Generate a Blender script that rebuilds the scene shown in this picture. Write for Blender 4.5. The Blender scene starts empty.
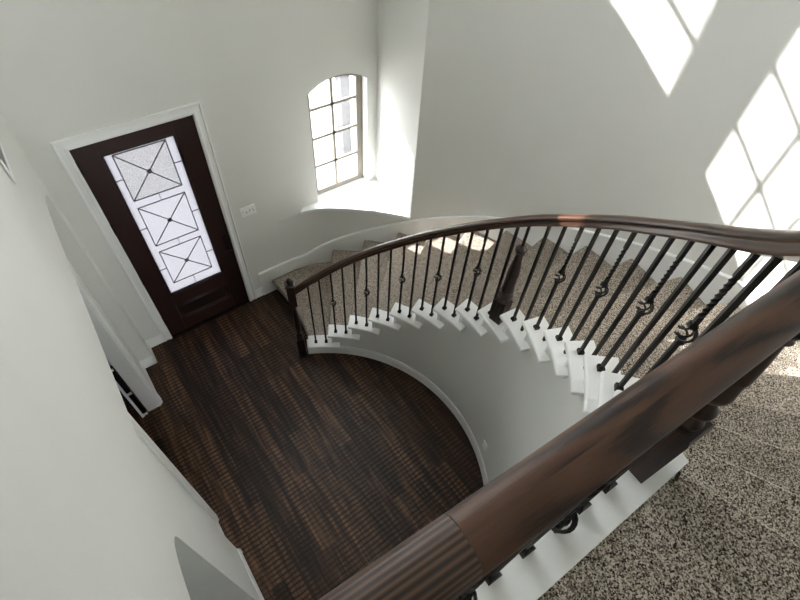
import bpy, bmesh, math, random
from math import sin, cos, pi, radians, degrees, sqrt, atan2
from mathutils import Vector, Matrix
from mathutils.geometry import tessellate_polygon

random.seed(7)
SC = bpy.context.scene
COL = SC.collection

# ------------------------------------------------------------------ helpers
def link(o, parent=None):
    COL.objects.link(o)
    if parent is not None:
        o.parent = parent
    return o

def tag(o, label=None, cat=None, group=None, kind=None):
    if label: o['label'] = label
    if cat: o['category'] = cat
    if group: o['group'] = group
    if kind: o['kind'] = kind
    return o

def empty(name, loc=(0, 0, 0)):
    o = bpy.data.objects.new(name, None)
    o.location = loc
    o.empty_display_size = 0.1
    return link(o)

class MB:
    """collects vertices / faces / uvs, builds ONE mesh object"""
    def __init__(s):
        s.v = []; s.f = []; s.uv = []; s.mi = []; s.sm = []
    def add(s, vs, fs, uvs=None, mi=0, smooth=False):
        n = len(s.v)
        s.v += [tuple(v) for v in vs]
        for k, f in enumerate(fs):
            s.f.append([n + i for i in f])
            s.uv.append([uvs[i] for i in f] if uvs and not isinstance(uvs[0], list) else (uvs[k] if uvs else [(0, 0)] * len(f)))
            s.mi.append(mi); s.sm.append(smooth)
    def box(s, lo, hi, M=None, mi=0):
        x0, y0, z0 = lo; x1, y1, z1 = hi
        vs = [Vector(p) for p in ((x0,y0,z0),(x1,y0,z0),(x1,y1,z0),(x0,y1,z0),(x0,y0,z1),(x1,y0,z1),(x1,y1,z1),(x0,y1,z1))]
        if M is not None: vs = [M @ v for v in vs]
        s.add(vs, [(0,3,2,1),(4,5,6,7),(0,1,5,4),(1,2,6,5),(2,3,7,6),(3,0,4,7)], mi=mi)
    def loft(s, rings, closed_ring=True, cap=True, mi=0, smooth=True, uvs=None, closed_path=False):
        n = len(rings[0]); m = len(rings)
        vs = [p for r in rings for p in r]
        fs = []; fu = []
        for i in range(m if closed_path else m - 1):
            for j in range(n if closed_ring else n - 1):
                a = i * n + j; b = i * n + (j + 1) % n
                c = ((i + 1) % m) * n + (j + 1) % n; d = ((i + 1) % m) * n + j
                fs.append((a, b, c, d))
                if uvs:
                    j1 = j + 1
                    fu.append([uvs(i, j), uvs(i, j1), uvs(i + 1, j1), uvs(i + 1, j)])
        if cap and closed_ring and not closed_path:
            fs.append(tuple(reversed(range(n)))); fs.append(tuple((m - 1) * n + j for j in range(n)))
            if uvs:
                fu.append([(0, 0)] * n); fu.append([(0, 0)] * n)
        s.add(vs, fs, uvs=fu if uvs else None, mi=mi, smooth=smooth)
    def tube(s, pts, r, n=8, mi=0, smooth=True):
        pts = [Vector(p) for p in pts]
        rings = []
        up = None
        for i, p in enumerate(pts):
            t = (pts[min(i + 1, len(pts) - 1)] - pts[max(i - 1, 0)]).normalized()
            if up is None:
                up = t.cross(Vector((0, 0, 1)))
                if up.length < 1e-3: up = t.cross(Vector((1, 0, 0)))
                up.normalize()
            else:
                up = (up - t * up.dot(t)).normalized()
            b = t.cross(up)
            rr = r[i] if isinstance(r, (list, tuple)) else r
            rings.append([p + (up * cos(2*pi*k/n) + b * sin(2*pi*k/n)) * rr for k in range(n)])
        s.loft(rings, mi=mi, smooth=smooth)
    def lathe(s, prof, base=(0, 0, 0), n=20, mi=0, smooth=True):
        base = Vector(base)
        rings = [[base + Vector((r * cos(2*pi*k/n), r * sin(2*pi*k/n), z)) for k in range(n)] for r, z in prof]
        s.loft(rings, mi=mi, smooth=smooth)
    def build(s, name, mats, parent=None, bevel=0, bevseg=2, auto=None):
        me = bpy.data.meshes.new(name)
        me.from_pydata([tuple(v) for v in s.v], [], s.f)
        uvl = me.uv_layers.new(name='UVMap')
        k = 0
        for pi_, p in enumerate(me.polygons):
            p.material_index = s.mi[pi_]; p.use_smooth = s.sm[pi_]
            for q in range(len(p.vertices)):
                uvl.data[p.loop_start + q].uv = s.uv[pi_][q]
        if not isinstance(mats, (list, tuple)): mats = [mats]
        for m in mats: me.materials.append(m)
        me.update()
        bm = bmesh.new(); bm.from_mesh(me)
        bmesh.ops.remove_doubles(bm, verts=bm.verts, dist=1e-5)
        bmesh.ops.recalc_face_normals(bm, faces=bm.faces)
        bm.to_mesh(me); bm.free()
        me.set_sharp_from_angle(angle=radians(38))
        o = bpy.data.objects.new(name, me)
        link(o, parent)
        if bevel:
            b = o.modifiers.new('bevel', 'BEVEL'); b.width = bevel; b.segments = bevseg; b.limit_method = 'ANGLE'; b.angle_limit = radians(40)
        return o

def panel(mb, outer, holes, fn, d0, d1, mi=0):
    """flat wall with holes. outer/holes: lists of (u,v); fn(u,v,d)->xyz"""
    loops = [outer] + holes
    flat = [p for l in loops for p in l]
    tris = tessellate_polygon([[Vector((u, v, 0)) for u, v in l] for l in loops])
    n = len(flat)
    vs = [fn(u, v, d0) for u, v in flat] + [fn(u, v, d1) for u, v in flat]
    fs = []
    for t in tris:
        fs.append(tuple(t)); fs.append(tuple(n + i for i in reversed(t)))
    k = 0
    for l in loops:
        m = len(l)
        for i in range(m):
            a = k + i; b = k + (i + 1) % m
            fs.append((a, b, n + b, n + a))
        k += m
    mb.add(vs, fs, mi=mi)

def rect(x0, z0, x1, z1): return [(x0, z0), (x1, z0), (x1, z1), (x0, z1)]

# ------------------------------------------------------------------ materials
def newmat(name):
    m = bpy.data.materials.new(name); m.use_nodes = True
    nt = m.node_tree; nt.nodes.clear()
    out = nt.nodes.new('ShaderNodeOutputMaterial')
    b = nt.nodes.new('ShaderNodeBsdfPrincipled')
    nt.links.new(b.outputs[0], out.inputs[0])
    return m, nt, b, out
def N(nt, typ, **kw):
    n = nt.nodes.new(typ)
    for k, v in kw.items():
        if k in n.inputs: n.inputs[k].default_value = v
        else: setattr(n, k, v)
    return n
def L(nt, a, b): nt.links.new(a, b)
def ramp(nt, fac, stops, interp='LINEAR'):
    r = nt.nodes.new('ShaderNodeValToRGB'); r.color_ramp.interpolation = interp
    e = r.color_ramp.elements
    while len(e) < len(stops): e.new(0.5)
    for k, (p, c) in enumerate(stops):
        e[k].position = p; e[k].color = (*c, 1) if len(c) == 3 else c
    L(nt, fac, r.inputs[0]); return r
def bump(nt, b, h, strength, dist):
    n = nt.nodes.new('ShaderNodeBump'); n.inputs['Strength'].default_value = strength; n.inputs['Distance'].default_value = dist
    L(nt, h, n.inputs['Height']); L(nt, n.outputs[0], b.inputs['Normal']); return n
def coords(nt, kind='Object', scale=(1, 1, 1), rot=(0, 0, 0)):
    t = nt.nodes.new('ShaderNodeTexCoord'); m = nt.nodes.new('ShaderNodeMapping')
    m.inputs['Scale'].default_value = scale; m.inputs['Rotation'].default_value = rot
    L(nt, t.outputs[kind], m.inputs[0]); return m.outputs[0]

def paint(name, col, rough=0.6, orange=0.25, scale=190):
    m, nt, b, _ = newmat(name)
    c = coords(nt)
    n1 = N(nt, 'ShaderNodeTexNoise', Scale=scale, Detail=3.0); L(nt, c, n1.inputs['Vector'])
    n2 = N(nt, 'ShaderNodeTexNoise', Scale=1.3, Detail=2.0); L(nt, c, n2.inputs['Vector'])
    r = ramp(nt, n2.outputs['Fac'], [(0.3, [x * 0.97 for x in col]), (0.7, [min(1, x * 1.02) for x in col])])
    L(nt, r.outputs[0], b.inputs['Base Color'])
    b.inputs['Roughness'].default_value = rough
    bump(nt, b, n1.outputs['Fac'], orange, 0.004)
    return m

M = {}
M['wall'] = paint('wall_paint', (0.745, 0.75, 0.72), 0.55)
M['trim'] = paint('trim_paint', (0.85, 0.86, 0.85), 0.3, 0.03, 60)
M['ceiling'] = paint('ceiling_paint', (0.80, 0.80, 0.78), 0.8, 0.3)
M['concrete'] = paint('pale_concrete', (0.33, 0.32, 0.30), 0.9, 0.3, 30)

def mat_plain(name, col, rough=0.5, metal=0.0, spec=0.5, noise=0.0):
    m, nt, b, _ = newmat(name)
    b.inputs['Roughness'].default_value = rough; b.inputs['Metallic'].default_value = metal
    b.inputs['Specular IOR Level'].default_value = spec
    c = coords(nt); n = N(nt, 'ShaderNodeTexNoise', Scale=25.0, Detail=3.0); L(nt, c, n.inputs['Vector'])
    r = ramp(nt, n.outputs['Fac'], [(0.3, [x * (1 - noise) for x in col]), (0.7, [min(1, x * (1 + noise)) for x in col])])
    L(nt, r.outputs[0], b.inputs['Base Color'])
    return m
M['iron'] = mat_plain('black_iron', (0.012, 0.011, 0.011), 0.42, 0.3, 0.4, 0.2)
M['bronze'] = mat_plain('dark_bronze', (0.02, 0.016, 0.014), 0.4, 0.7, 0.5, 0.2)
M['plastic'] = mat_plain('white_plastic', (0.90, 0.90, 0.89), 0.35, 0, 0.5, 0.0)
M['taupe'] = mat_plain('taupe_vinyl', (0.27, 0.245, 0.21), 0.45, 0, 0.4, 0.05)
M['lead'] = mat_plain('lead_caming', (0.11, 0.11, 0.13), 0.5, 0.0, 0.3, 0.1)
M['dark_glass'] = mat_plain('dim_glass', (0.012, 0.013, 0.016), 0.08, 0, 0.5, 0.0)
M['grille'] = mat_plain('grille_shadow_gap', (0.22, 0.23, 0.25), 0.6, 0, 0.3, 0.0)

# carpet -------------------------------------------------------------
def carpet():
    m, nt, b, _ = newmat('speckled_carpet')
    c = coords(nt)
    n1 = N(nt, 'ShaderNodeTexNoise', Scale=190.0, Detail=4.0, Roughness=0.75); L(nt, c, n1.inputs['Vector'])
    n2 = N(nt, 'ShaderNodeTexVoronoi', Scale=290.0); L(nt, c, n2.inputs['Vector'])
    add = N(nt, 'ShaderNodeMath', operation='ADD'); L(nt, n1.outputs['Fac'], add.inputs[0])
    mu = N(nt, 'ShaderNodeMath', operation='MULTIPLY'); sep = N(nt, 'ShaderNodeSeparateColor'); L(nt, n2.outputs['Color'], sep.inputs[0])
    L(nt, sep.outputs[0], mu.inputs[0]); mu.inputs[1].default_value = 0.42
    L(nt, mu.outputs[0], add.inputs[1])
    r = ramp(nt, add.outputs[0], [(0.52, (0.020, 0.014, 0.011)), (0.62, (0.125, 0.099, 0.078)), (0.74, (0.32, 0.277, 0.228)), (0.90, (0.62, 0.56, 0.485))])
    L(nt, r.outputs[0], b.inputs['Base Color'])
    b.inputs['Roughness'].default_value = 1.0; b.inputs['Specular IOR Level'].default_value = 0.1
    b.inputs['Sheen Weight'].default_value = 0.0
    bump(nt, b, add.outputs[0], 0.4, 0.004)
    return m
M['carpet'] = carpet()

# floor: hand scraped dark planks running along Y ---------------------
def floor_mat():
    m, nt, b, _ = newmat('hand_scraped_hardwood')
    c = coords(nt, 'Object', (1, 1, 1), (0, 0, radians(90)))
    br = N(nt, 'ShaderNodeTexBrick', Scale=1.0)
    br.offset = 0.37; br.squash = 1.0
    br.inputs['Brick Width'].default_value = 1.1; br.inputs['Row Height'].default_value = 0.125
    br.inputs['Mortar Size'].default_value = 0.0014; br.inputs['Mortar Smooth'].default_value = 0.2
    br.inputs['Color1'].default_value = (0.0, 0.0, 0.0, 1); br.inputs['Color2'].default_value = (1, 1, 1, 1)
    br.inputs['Mortar'].default_value = (0.0, 0.0, 0.0, 1); br.inputs['Bias'].default_value = 0.0
    L(nt, c, br.inputs['Vector'])
    # long grain noise
    cg = coords(nt, 'Object', (22, 1.6, 1)); g = N(nt, 'ShaderNodeTexNoise', Scale=1.0, Detail=7.0, Roughness=0.72, Distortion=0.5); L(nt, cg, g.inputs['Vector'])
    # saw marks: fine lines across the plank (along X), broken up
    cs = coords(nt, 'Object', (1, 1, 1)); w = N(nt, 'ShaderNodeTexWave', Scale=7.6, Distortion=1.8, Detail=2.0); w.bands_direction = 'Y'; w.inputs['Detail Scale'].default_value = 1.2
    L(nt, cs, w.inputs['Vector'])
    msk = N(nt, 'ShaderNodeTexNoise', Scale=2.2, Detail=4.0, Roughness=0.6); L(nt, coords(nt, 'Object', (2.2, 1, 1)), msk.inputs['Vector'])
    mr = ramp(nt, msk.outputs['Fac'], [(0.33, (0.2,) * 3), (0.5, (1,) * 3)])
    saw = ramp(nt, w.outputs['Fac'], [(0.0, (0.0,) * 3), (0.18, (0.05,) * 3), (0.45, (1,) * 3)])
    # tone
    mix = N(nt, 'ShaderNodeMath', operation='MULTIPLY_ADD'); L(nt, br.outputs['Color'], mix.inputs[0]); mix.inputs[1].default_value = 0.20; 
    gm = N(nt, 'ShaderNodeMath', operation='MULTIPLY'); L(nt, g.outputs['Fac'], gm.inputs[0]); gm.inputs[1].default_value = 1.05
    L(nt, gm.outputs[0], mix.inputs[2])
    tone = ramp(nt, mix.outputs[0], [(0.40, (0.005, 0.0026, 0.002)), (0.54, (0.026, 0.0115, 0.007)), (0.66, (0.070, 0.034, 0.019)), (0.80, (0.17, 0.09, 0.052))])
    dark = N(nt, 'ShaderNodeMixRGB', blend_type='MULTIPLY'); 
    f = N(nt, 'ShaderNodeMath', operation='MULTIPLY'); L(nt, mr.outputs[0], f.inputs[0]); f.inputs[1].default_value = 0.85
    L(nt, f.outputs[0], dark.inputs[0]); L(nt, tone.outputs[0], dark.inputs[1]); L(nt, saw.outputs[0], dark.inputs[2])
    L(nt, dark.outputs[0], b.inputs['Base Color'])
    b.inputs['Roughness'].default_value = 0.36
    b.inputs['Specular IOR Level'].default_value = 0.3
    hs = N(nt, 'ShaderNodeMath', operation='MULTIPLY'); L(nt, saw.outputs[0], hs.inputs[0]); L(nt, mr.outputs[0], hs.inputs[1])
    ha = N(nt, 'ShaderNodeMath', operation='ADD'); L(nt, hs.outputs[0], ha.inputs[0]); L(nt, g.outputs['Fac'], ha.inputs[1])
    bump(nt, b, ha.outputs[0], 0.35, 0.004)
    return m
M['floor'] = floor_mat()

# stained wood using UV (u = metres along, v = metres round) ----------
def stained(name, dark, mid, light, us=1.0, vs=1.0, wscale=9.0, dist=5.0, rough=0.32, coord='UV', sc=(1, 1, 1), spec=0.5, bstr=0.12):
    m, nt, b, _ = newmat(name)
    c = coords(nt, coord, sc)
    w = N(nt, 'ShaderNodeTexWave', Scale=wscale, Distortion=dist, Detail=3.0); w.bands_direction = 'Y'; w.inputs['Detail Scale'].default_value = 0.7
    L(nt, c, w.inputs['Vector'])
    c2 = coords(nt, coord, (sc[0] * 6, sc[1] * 160, sc[2] * 160))
    n = N(nt, 'ShaderNodeTexNoise', Scale=1.0, Detail=5.0, Roughness=0.6); L(nt, c2, n.inputs['Vector'])
    mx = N(nt, 'ShaderNodeMixRGB', blend_type='MIX'); mx.inputs[0].default_value = 0.45
    L(nt, w.outputs['Color'], mx.inputs[1]); L(nt, n.outputs['Fac'], mx.inputs[2])
    r = ramp(nt, mx.outputs[0], [(0.18, dark), (0.5, mid), (0.82, light)])
    L(nt, r.outputs[0], b.inputs['Base Color'])
    b.inputs['Roughness'].default_value = rough; b.inputs['Specular IOR Level'].default_value = spec
    bump(nt, b, n.outputs['Fac'], bstr, 0.001)
    return m
M['rail'] = stained('stained_oak_far', (0.016, 0.007, 0.005), (0.048, 0.022, 0.014), (0.095, 0.050, 0.028), sc=(1, 8, 1), wscale=1.6)
M['rail_near_old'] = stained('stained_oak_cathedral', (0.020, 0.010, 0.007), (0.075, 0.033, 0.020), (0.155, 0.078, 0.046), sc=(4.5, 26, 1), wscale=0.42, dist=4.2, rough=0.38)
M['rail_stripe'] = stained('stained_oak_straight', (0.008, 0.004, 0.003), (0.055, 0.028, 0.018), (0.135, 0.075, 0.046), sc=(1.6, 46, 1), wscale=1.1, dist=3.4, rough=0.38, bstr=0.3)
M['newel'] = stained('dark_newel_wood', (0.007, 0.003, 0.003), (0.018, 0.008, 0.006), (0.040, 0.018, 0.012), coord='Object', sc=(6, 6, 1), wscale=1.6, rough=0.3)
M['door'] = stained('mahogany_door', (0.006, 0.002, 0.002), (0.013, 0.005, 0.0045), (0.026, 0.010, 0.008), coord='Object', sc=(16, 16, 1.0), wscale=0.9, dist=2.0, rough=0.35)
M['door_rail'] = stained('mahogany_door_rail', (0.008, 0.0028, 0.0026), (0.017, 0.0065, 0.005), (0.032, 0.012, 0.009), coord='Object', sc=(1.5, 16, 16), wscale=0.9, dist=2.0, rough=0.35)

def cathedral():
    m, nt, b, _ = newmat('stained_oak_cathedral')
    n1 = N(nt, 'ShaderNodeTexNoise', Scale=1.0, Detail=1.2, Roughness=0.4, Distortion=0.3); L(nt, coords(nt, 'UV', (3.2, 15, 1)), n1.inputs['Vector'])
    ml = N(nt, 'ShaderNodeMath', operation='MULTIPLY'); L(nt, n1.outputs['Fac'], ml.inputs[0]); ml.inputs[1].default_value = 30.0
    sn = N(nt, 'ShaderNodeMath', operation='SINE'); L(nt, ml.outputs[0], sn.inputs[0])
    ma = N(nt, 'ShaderNodeMath', operation='MULTIPLY_ADD'); L(nt, sn.outputs[0], ma.inputs[0]); ma.inputs[1].default_value = 0.34; ma.inputs[2].default_value = 0.53
    n3 = N(nt, 'ShaderNodeTexNoise', Scale=1.0, Detail=3.0, Roughness=0.5); L(nt, coords(nt, 'UV', (3.0, 9, 1)), n3.inputs['Vector'])
    n2 = N(nt, 'ShaderNodeTexNoise', Scale=1.0, Detail=5.0, Roughness=0.7); L(nt, coords(nt, 'UV', (28, 420, 1)), n2.inputs['Vector'])
    m1 = N(nt, 'ShaderNodeMixRGB', blend_type='MIX'); m1.inputs[0].default_value = 0.55; L(nt, ma.outputs[0], m1.inputs[1]); L(nt, n3.outputs['Fac'], m1.inputs[2])
    mx = N(nt, 'ShaderNodeMixRGB', blend_type='MIX'); mx.inputs[0].default_value = 0.28; L(nt, m1.outputs[0], mx.inputs[1]); L(nt, n2.outputs['Fac'], mx.inputs[2])
    r = ramp(nt, mx.outputs[0], [(0.33, (0.009, 0.005, 0.004)), (0.42, (0.025, 0.012, 0.008)), (0.49, (0.068, 0.032, 0.019)), (0.64, (0.105, 0.052, 0.031))])
    L(nt, r.outputs[0], b.inputs['Base Color']); b.inputs['Roughness'].default_value = 0.45; b.inputs['Specular IOR Level'].default_value = 0.35
    bump(nt, b, n2.outputs['Fac'], 0.15, 0.001)
    return m
M['rail_near'] = cathedral()

# glasses
def clear_glass():
    m, nt, b, out = newmat('clear_glass'); nt.nodes.remove(b)
    t = N(nt, 'ShaderNodeBsdfTransparent'); g = N(nt, 'ShaderNodeBsdfGlossy'); g.inputs['Roughness'].default_value = 0.02
    mx = nt.nodes.new('ShaderNodeMixShader'); mx.inputs[0].default_value = 0.05
    L(nt, t.outputs[0], mx.inputs[1]); L(nt, g.outputs[0], mx.inputs[2]); L(nt, mx.outputs[0], out.inputs[0])
    return m
M['glass'] = clear_glass()
def frosted(name, col, scale):
    m, nt, b, out = newmat(name); nt.nodes.remove(b)
    t = N(nt, 'ShaderNodeBsdfTranslucent'); g = N(nt, 'ShaderNodeBsdfGlossy'); g.inputs['Roughness'].default_value = 0.25
    c = coords(nt); v = N(nt, 'ShaderNodeTexVoronoi', Scale=scale); L(nt, c, v.inputs['Vector'])
    r = ramp(nt, v.outputs['Distance'], [(0.0, [x * 1.0 for x in col]), (0.7, [x * 0.62 for x in col])]); L(nt, r.outputs[0], t.inputs['Color'])
    mx = nt.nodes.new('ShaderNodeMixShader'); mx.inputs[0].default_value = 0.06
    bp = nt.nodes.new('ShaderNodeBump'); bp.inputs['Strength'].default_value = 0.4; bp.inputs['Distance'].default_value = 0.004
    L(nt, v.outputs['Distance'], bp.inputs['Height']); L(nt, bp.outputs[0], t.inputs['Normal']); L(nt, bp.outputs[0], g.inputs['Normal'])
    L(nt, t.outputs[0], mx.inputs[1]); L(nt, g.outputs[0], mx.inputs[2]); L(nt, mx.outputs[0], out.inputs[0])
    return m
GL = 0.34
M['frost'] = frosted('frosted_glass', (GL * 0.95, GL * 0.95, GL), 420)
M['hammered'] = frosted('seeded_glass', (GL * 0.84, GL * 0.84, GL * 0.86), 130)

def brick_mat():
    m, nt, b, _ = newmat('pale_brick')
    br = N(nt, 'ShaderNodeTexBrick', Scale=1.0); br.inputs['Brick Width'].default_value = 0.2; br.inputs['Row Height'].default_value = 0.07
    br.inputs['Mortar Size'].default_value = 0.006
    br.inputs['Color1'].default_value = (0.040, 0.038, 0.042, 1); br.inputs['Color2'].default_value = (0.024, 0.024, 0.028, 1); br.inputs['Mortar'].default_value = (0.065, 0.065, 0.065, 1)
    L(nt, coords(nt, 'Object', (1, 1, 1), (radians(90), 0, 0)), br.inputs['Vector']); L(nt, br.outputs['Color'], b.inputs['Base Color'])
    b.inputs['Roughness'].default_value = 0.9
    return m
M['brick'] = brick_mat()

# ------------------------------------------------------------------ stair geometry (metres)
H = 0.1960                       # riser
CX, CY = 0.4615, -2.5446         # centre of the curved stair
RT, RC, RW = 1.585, 1.742, 1.6316
def dr(i): return -0.0070 * i - 0.000226 * i * i
def TH(i): return 1.2619 - 0.1366 * i - 0.000318 * i * i
def INV(t):
    i = (1.2619 - t) / 0.1366
    for _ in range(12): i -= (TH(i) - t) / (-(0.1366 + 0.000636 * i))
    return i
NST = 18
ZL = NST * H
def P(R, t, z): return Vector((CX + R * cos(t), CY + R * sin(t), z))
def RARC(t):
    d = degrees(t)
    if d >= 37: return 2.855
    if d <= 0: return 2.775
    k = d / 37.0
    return 2.775 + 0.08 * k * k * (3 - 2 * k)
def ROUT(t):                      # outer edge of the carpet = face of the skirt board
    R = RARC(t)
    if sin(t) > 0.2:
        F = (-CY - 0.022) / sin(t); k = 0.16
        h = max(k - abs(R - F), 0.0) / k
        R = min(R, F) - h * h * k * 0.25
    return R

# ================================================================== SETTING
ZC = 6.55
# floor ---------------------------------------------------------------
mb = MB(); mb.box((-4.2, -7.5, -0.12), (3.6, 0.14, 0)); o = mb.build('floor', M['floor']); tag(o, 'dark hand scraped hardwood floor of the foyer', kind='structure')

# front wall with door + arched window + upper windows ----------------
AX, AW, AZS, AZT = 2.33, 0.335, 2.30, 2.408     # lower window opening
def arch(x0, x1, z0, zs, zt, n=14):
    xm = (x0 + x1) / 2; a = (x1 - x0) / 2; s = zt - zs
    R = (a * a + s * s) / (2 * s)
    pts = [(x0, z0), (x1, z0)]
    a0 = math.asin(a / R)
    for k in range(n + 1):
        t = a0 - 2 * a0 * k / n
        pts.append((xm + R * sin(t), zt - R + R * cos(t)))
    return pts
UP = [(0.40, 1.83), (1.975, 2.66)]               # the tall upper windows
UZ0, UZ1 = 4.715, 6.20
mb = MB()
fw = lambda u, v, d: (u, d, v)
doorhole = rect(-0.012, 0.0, 0.952, 2.452)
outer = [(-0.27, 0.0), (-0.012, 0.0), (-0.012, 2.452), (0.952, 2.452), (0.952, 0.0), (3.1, 0.0), (3.1, ZC), (-0.27, ZC)]
panel(mb, outer, [arch(AX - AW, AX + AW, 1.05, AZS, AZT)] + [rect(a, UZ0, b, UZ1) for a, b in UP], fw, 0.0, 0.16)
o = mb.build('wall_front', M['wall']); tag(o, 'greige front wall with the entry door and arched window', kind='structure')

# windows: frames + panes
def window(name, x0, x1, z0, zs, zt, cols, rows, y0=0.10, label='', fwid=0.05, mw=0.011, bottom=0.05):
    root = empty(name, ((x0 + x1) / 2, y0, z0)); tag(root, label, kind='structure')
    inv = Matrix.Translation(-Vector(root.location))
    f = lambda u, v, d: inv @ Vector((u, d, v))
    mb = MB()
    if zt > zs:
        out = arch(x0, x1, z0, zs, zt); inn = arch(x0 + fwid, x1 - fwid, z0 + bottom, zs - 0.01, zt - fwid)
    else:
        out = rect(x0, z0, x1, zt); inn = rect(x0 + fwid, z0 + bottom, x1 - fwid, zt - fwid)
    panel(mb, out, [inn], f, y0, y0 + 0.05)
    mb.build('window_frame', M['taupe'], root, bevel=0.003)
    xi0, xi1, zi0, zi1 = x0 + fwid, x1 - fwid, z0 + bottom, zt - fwid
    mb = MB()
    for k in range(1, cols):
        x = xi0 + (xi1 - xi0) * k / cols - (0.012 if zt > zs else 0)
        mb.box((x - mw, y0 + 0.012, zi0), (x + mw, y0 + 0.036, zi1), inv)
    rh = (zs - zi0 + (0.03 if zt > zs else -fwid)) / rows if rows else 1
    for k in range(1, rows):
        z = zi0 + rh * k if zt <= zs else (0, 1.415, 1.75, 2.075)[k]
        mb.box((xi0, y0 + 0.012, z - mw), (xi1, y0 + 0.036, z + mw), inv)
    mb.build('muntin_grid', M['taupe'], root)
    mb = MB(); mb.box((xi0 - 0.01, y0 + 0.022, zi0 - 0.01), (xi1 + 0.01, y0 + 0.026, zi1 + 0.01), inv)
    if zt <= zs: mb.build('pane', M['glass'], root)
    else:
        mb = MB(); panel(mb, arch(x0 + fwid - 0.01, x1 - fwid + 0.01, z0 + bottom - 0.01, zs, zt - fwid + 0.01), [], f, y0 + 0.022, y0 + 0.026)
        mb.build('pane', M['glass'], root)
    return root
window('window_1', AX - AW, AX + AW, 1.05, AZS, AZT, 2, 4, fwid=0.068, bottom=0.06, mw=0.015, label='taupe framed arched eight pane window beside the stair')
window('window_2', UP[0][0], UP[0][1], UZ0, UZ1, UZ1, 6, 4, fwid=0.055, bottom=0.055, mw=0.016, label='wide upper window high above the entry door')
window('window_3', UP[1][0], UP[1][1], UZ0, UZ1, UZ1, 2, 4, fwid=0.055, bottom=0.055, mw=0.016, label='narrow upper window above the arched window')

# alcove side wall and ledge -------------------------------------------
TE = radians(38.1)                                # where the full height curved wall starts
RWL = lambda t: ROUT(t) + 0.016
E0 = P(RWL(TE), TE, 0)
mb = MB()
mb.add([(2.785, 0, 0), (E0.x, E0.y, 0), (E0.x + .12, E0.y + .01, 0), (2.92, 0, 0),
        (2.785, 0, ZC), (E0.x, E0.y, ZC), (E0.x + .12, E0.y + .01, ZC), (2.92, 0, ZC)],
       [(0,1,2,3),(4,5,6,7),(0,1,5,4),(1,2,6,5),(2,3,7,6),(3,0,4,7)])
o = mb.build('wall_alcove', M['wall']); tag(o, 'side wall of the window alcove', kind='structure')

# window ledge: segment between the curve and the flat wall
mb = MB()
ts = [TE + (radians(62.8) - TE) * k / 24 for k in range(25)]
arc = [P(RWL(t) - 0.004 , t, 0) for t in ts]
arc = [a for a in arc if a.y < -0.004]
poly = [(a.x, a.y) for a in arc] + [(1.80, -0.003), (1.80, 0.001), (AX - AW + 0.002, 0.001), (AX - AW + 0.002, 0.115), (AX + AW - 0.002, 0.115), (AX + AW - 0.002, 0.001), (2.785, 0.001)]
panel(mb, poly, [], lambda u, v, d: (u, v, d), 1.018, 1.0535)
# thin nose strip along the front edge
no = [[(P(RWL(t) - r, t, z)) for r, z in ((0.0, 1.012), (0.02, 1.016), (0.026, 1.032), (0.02, 1.053), (0.0, 1.0545))] for t in ts if P(RWL(t) - 0.01, t, 0).y < -0.02]
mb.loft(no)
o = mb.build('trim_1', M['trim']); tag(o, 'white curved window ledge filling the alcove', kind='structure')

# curved stair wall ------------------------------------------------------
def curved_wall(mb, t0, t1, z0, z1, n, thick=0.12):
    rings = []
    for k in range(n + 1):
        t = t0 + (t1 - t0) * k / n
        R = RWL(t)
        rings.append([P(R, t, z0), P(R, t, z1), P(R + thick, t, z1), P(R + thick, t, z0)])
    mb.loft(rings, smooth=False)
    for f in range(len(mb.sm)): mb.sm[f] = False
mb = MB()
curved_wall(mb, TE, radians(-78), 0, ZC, 110)
o = mb.build('wall_curved', M['wall']); tag(o, 'tall curved greige wall around the stair', kind='structure')
for p in o.data.polygons:
    if abs(p.normal.z) < 0.3: p.use_smooth = True
RWL_full = RWL
def RWL(t):
    R_ = RARC(t) + 0.016; F = (-CY + 0.001) / sin(t); k = 0.16
    h = max(k - abs(R_ - F), 0.0) / k
    return min(R_, F) - h * h * k * 0.25
mb = MB(); curved_wall(mb, radians(76.0), TE, 0, 1.016, 40, 0.004)
RWL = RWL_full
o = mb.build('wall_curved.001', M['wall']); o.name = 'wall_knee'; tag(o, 'low curved wall below the window ledge', kind='structure')
for p in o.data.polygons:
    if abs(p.normal.z) < 0.3: p.use_smooth = True

# left wall (slightly splayed) with two arched openings -------------------
def XL(y): return -0.262 + 0.0300 * (y + 0.2) if y > -2.52 else XL2(y)
def XL2(y): return -0.3316 + 0.004 * (y + 2.52)
def XLc(y): return -0.262 + 0.0300 * (y + 0.2) if y > -2.52 else -0.3316 + 0.01 * (y + 2.52)
def lround(ya, yb, zs, zt, rx, n=10):
    """opening with flat head and big rounded corners; ya far (larger y), yb near"""
    pts = [(ya, 0.0), (ya, zs)]
    for k in range(1, n + 1):
        a = pi / 2 * k / n
        pts.append((ya - rx + rx * cos(a), zs + (zt - zs) * sin(a)))
    for k in range(0, n + 1):
        a = pi / 2 * k / n
        pts.append((yb + rx - rx * sin(a), zs + (zt - zs) * cos(a)))
    pts += [(yb, 0.0)]
    return pts
A1 = dict(ya=-0.225, yb=-2.50, zs=2.06, zt=2.32, rx=0.75)
A2 = dict(ya=-3.02, yb=-5.0, zs=2.02, zt=2.30, rx=0.75)
def corner(ya, z0, rx, rz, sgn, n=10):
    return [(ya - sgn * rx + sgn * rx * cos(pi / 2 * k / n), z0 + rz * sin(pi / 2 * k / n)) for k in range(n + 1)]
a1 = [(-0.225, 0.0)] + corner(-0.225, 2.22, 0.55, 0.215, 1) + list(reversed(corner(-2.48, 2.24, 0.10, 0.075, -1))) + [(-2.48, 0.0)]
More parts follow.
